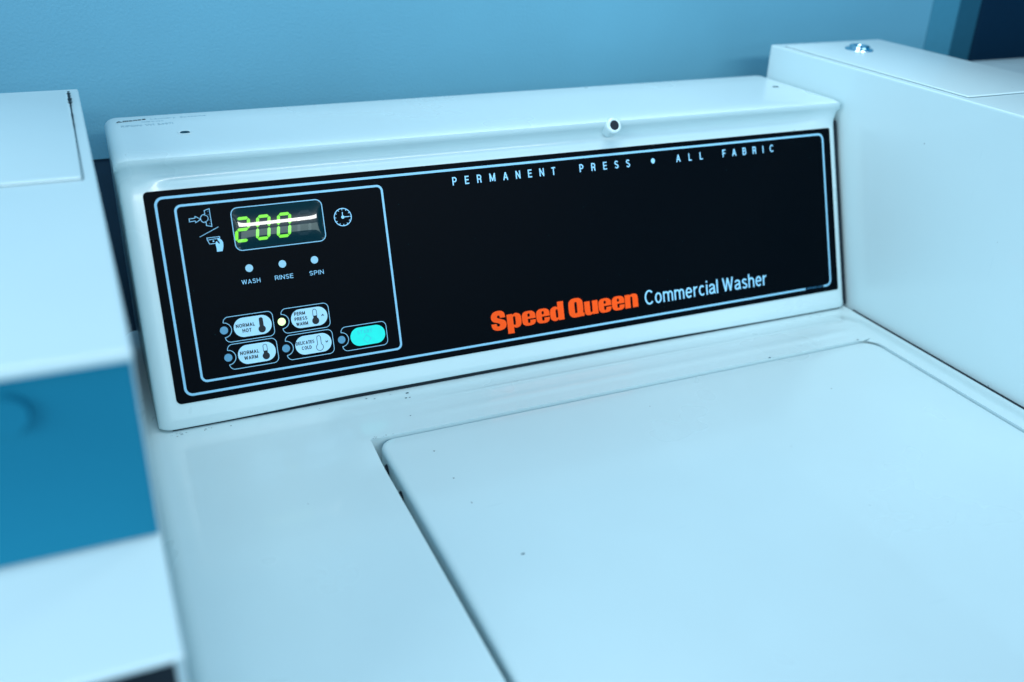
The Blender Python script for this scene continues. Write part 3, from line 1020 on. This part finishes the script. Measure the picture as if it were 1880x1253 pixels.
def make_washer():
    root = thing("washing_machine", "white top-loading washer with black control panel and orange lettering, between the two coin boxes", "washing machine",
                 (.32, -.16, -.93), "white washers along the wall")
    off = Vector((-.32, .16, .93))
    b = box_bm(-.0175, .6530, -.506, .189, -.93, -.028, .004, 3)
    bm_obj("cabinet", b, ENAMEL_SIDE, root)
    make_deck(root)
    make_lid(root)
    b = box_bm(.004, .645, .0035, .184, -.004, .0075)
    bm_obj("console_gasket", b, RUBBER, root, smooth=False)
    bm_obj("gap_shade_strip", box_bm(.6535, .6598, -.48, -.002, -.03, -.0015), RUBBER, root, smooth=False)  # black strip added so the gap beside the coin box stays dark
    Fp = lambda s_, n_: (s_ * st - n_ * ct, s_ * ct + n_ * st)
    bm_obj("gap_shade_strip", extrude_profile([Fp(.004, -.006), Fp(.186, -.006), (.15, .175), (.15, .004)], .6500, .6568, 0), RUBBER, root, smooth=False)  # second black strip, stands in for shade between console and coin box
    make_console(root)
    make_control_panel(root)
    specks(root)
    for ch in root.children:
        ch.location = off
    return root


def copy_tree(o, parent=None):
    c = o.copy()
    COL.objects.link(c)
    c.parent = parent
    for ch in [k for k in bpy.data.objects if k.parent == o]:
        copy_tree(ch, c)
    return c


washer = make_washer()
w2 = copy_tree(washer)
w2.location.x += .838
w2['label'] = "white washer at the far right edge, mostly hidden behind the box with chrome lock"


# ------------------------------------------------------------------ coin boxes
def make_coin_box():
    root = thing("coin_box", "", "coin box", (0, 0, -.93), "narrow white coin boxes beside the washer")
    w = .1495
    prof = [(.158, -.93), (.158, .225), (-.306, .225), (-.306, .2195), (-.297, .2195), (-.297, .1317), (-.374, .1317),
            (-.374, .1285), (-.364, .1285), (-.364, -.93)]
    b = extrude_profile(prof, 0, w, .0015, 4)
    bm_obj("case", b, ENAMEL_SIDE, root)
    bm_obj("front_plate", box_bm(.0012, w - .0012, -.2995, -.290, .1330, .2188, .0006, 1), BLUEPLATE, root)
    bm_obj("coin_mechanism", box_bm(.004, w - .004, -.3665, -.35, -.12, .1275, .0015, 2), RUBBER, root)
    # round coin heads on the mechanism
    for x, z, r in ((w - .022, .098, .0165), (w - .066, .098, .0165), (w - .110, .098, .0165)):
        b = bmesh.new()
        bmesh.ops.create_cone(b, cap_ends=True, segments=36, radius1=r, radius2=r * .86, depth=.010)
        bmesh.ops.rotate(b, verts=b.verts, cent=(0, 0, 0), matrix=Matrix.Rotation(radians(90), 3, 'X'))
        bmesh.ops.translate(b, verts=b.verts, vec=(x, -.371, z))
        bm_obj("coin_knob", b, DARKWALL, root)
    # small key lock on the blue plate
    b = bmesh.new()
    bmesh.ops.create_cone(b, cap_ends=True, segments=32, radius1=.0085, radius2=.0075, depth=.004)
    bmesh.ops.rotate(b, verts=b.verts, cent=(0, 0, 0), matrix=Matrix.Rotation(radians(90), 3, 'X'))
    bmesh.ops.translate(b, verts=b.verts, vec=(w - .047, -.3012, .203))
    bm_obj("plate_lock", b, BLUEPLATE, root)
    # access cover let into the top
    x0, x1, y0, y1 = .0085, w - .0075, -.0800, .1440
    bm_obj("cover_gap", box_bm(x0 - .0009, x1 + .0009, y0 - .0011, y1 + .0006, .2240, .22522), GRIME, root, smooth=False)
    lp = rrect(x0, y0, x1, y1, .0015, 3)
    bm = bmesh.new()
    prev = None
    for ins, z in ((0, .2246), (0, .2258), (.0003, .2262), (.0010, .2264)):
        l2 = rrect(x0 + ins, y0 + ins, x1 - ins, y1 - ins, .0015, 3)
        cur = [bm.verts.new((p[0], p[1], z)) for p in l2]
        if prev:
            n = len(cur)
            for i in range(n):
                bm.faces.new((prev[i], prev[(i + 1) % n], cur[(i + 1) % n], cur[i]))
        prev = cur
    bm.faces.new(prev)
    cov = bm_obj("cover", bm, ENAMEL_SIDE, root, angle=50)
    b = bmesh.new()
    prof = [(.0140, .2264), (.0138, .2272), (.0118, .2278), (.0105, .2279), (.0102, .2300), (.0090, .2309), (.0060, .2311), (.0055, .2302), (.0012, .2302)]
    prev = None
    for rr, z in prof:
        cur = [b.verts.new((.0715 + rr * cos(2 * pi * i / 36), .108 + rr * sin(2 * pi * i / 36), z)) for i in range(36)]
        if prev:
            for i in range(36):
                b.faces.new((prev[i], prev[(i + 1) % 36], cur[(i + 1) % 36], cur[i]))
        prev = cur
    b.faces.new(prev)
    bm_obj("round_lock", b, CHROME, cov, angle=30)
    for ch in root.children:
        ch.location = (0, 0, .93)
    return root


cb = make_coin_box()
cb.location = (.6605, .018, -.93)
cb.scale = (1, 1.08, 1)
cb['label'] = "tall narrow white coin box with round chrome lock, right of the black control panel"
cb2 = copy_tree(cb)
cb2.location = (-.1700, 0, -.93)
cb2.scale = (1, 1, 1)
cb2['label'] = "narrow white coin box at the left edge with blue front plate, blurred in the foreground"
# dirt packed into the seam of the left cover
bm = bmesh.new()
for i in range(26):
    y = .142 - i * .0042 - random.random() * .003
    n = 8; rx = random.uniform(.0006, .0016) * (1.3 if i < 10 else .7); ry = random.uniform(.0012, .0030)
    vs = [bm.verts.new((.1495 - .0070 + rx * cos(2 * pi * k / n) * random.uniform(.7, 1.1), y + ry * sin(2 * pi * k / n), .2266)) for k in range(n)]
    bm.faces.new(vs)
g = bm_obj("grime_specks", bm, RUBBER, cb2, smooth=False)
g.location = (0, 0, .93)
g['kind'] = 'stuff'
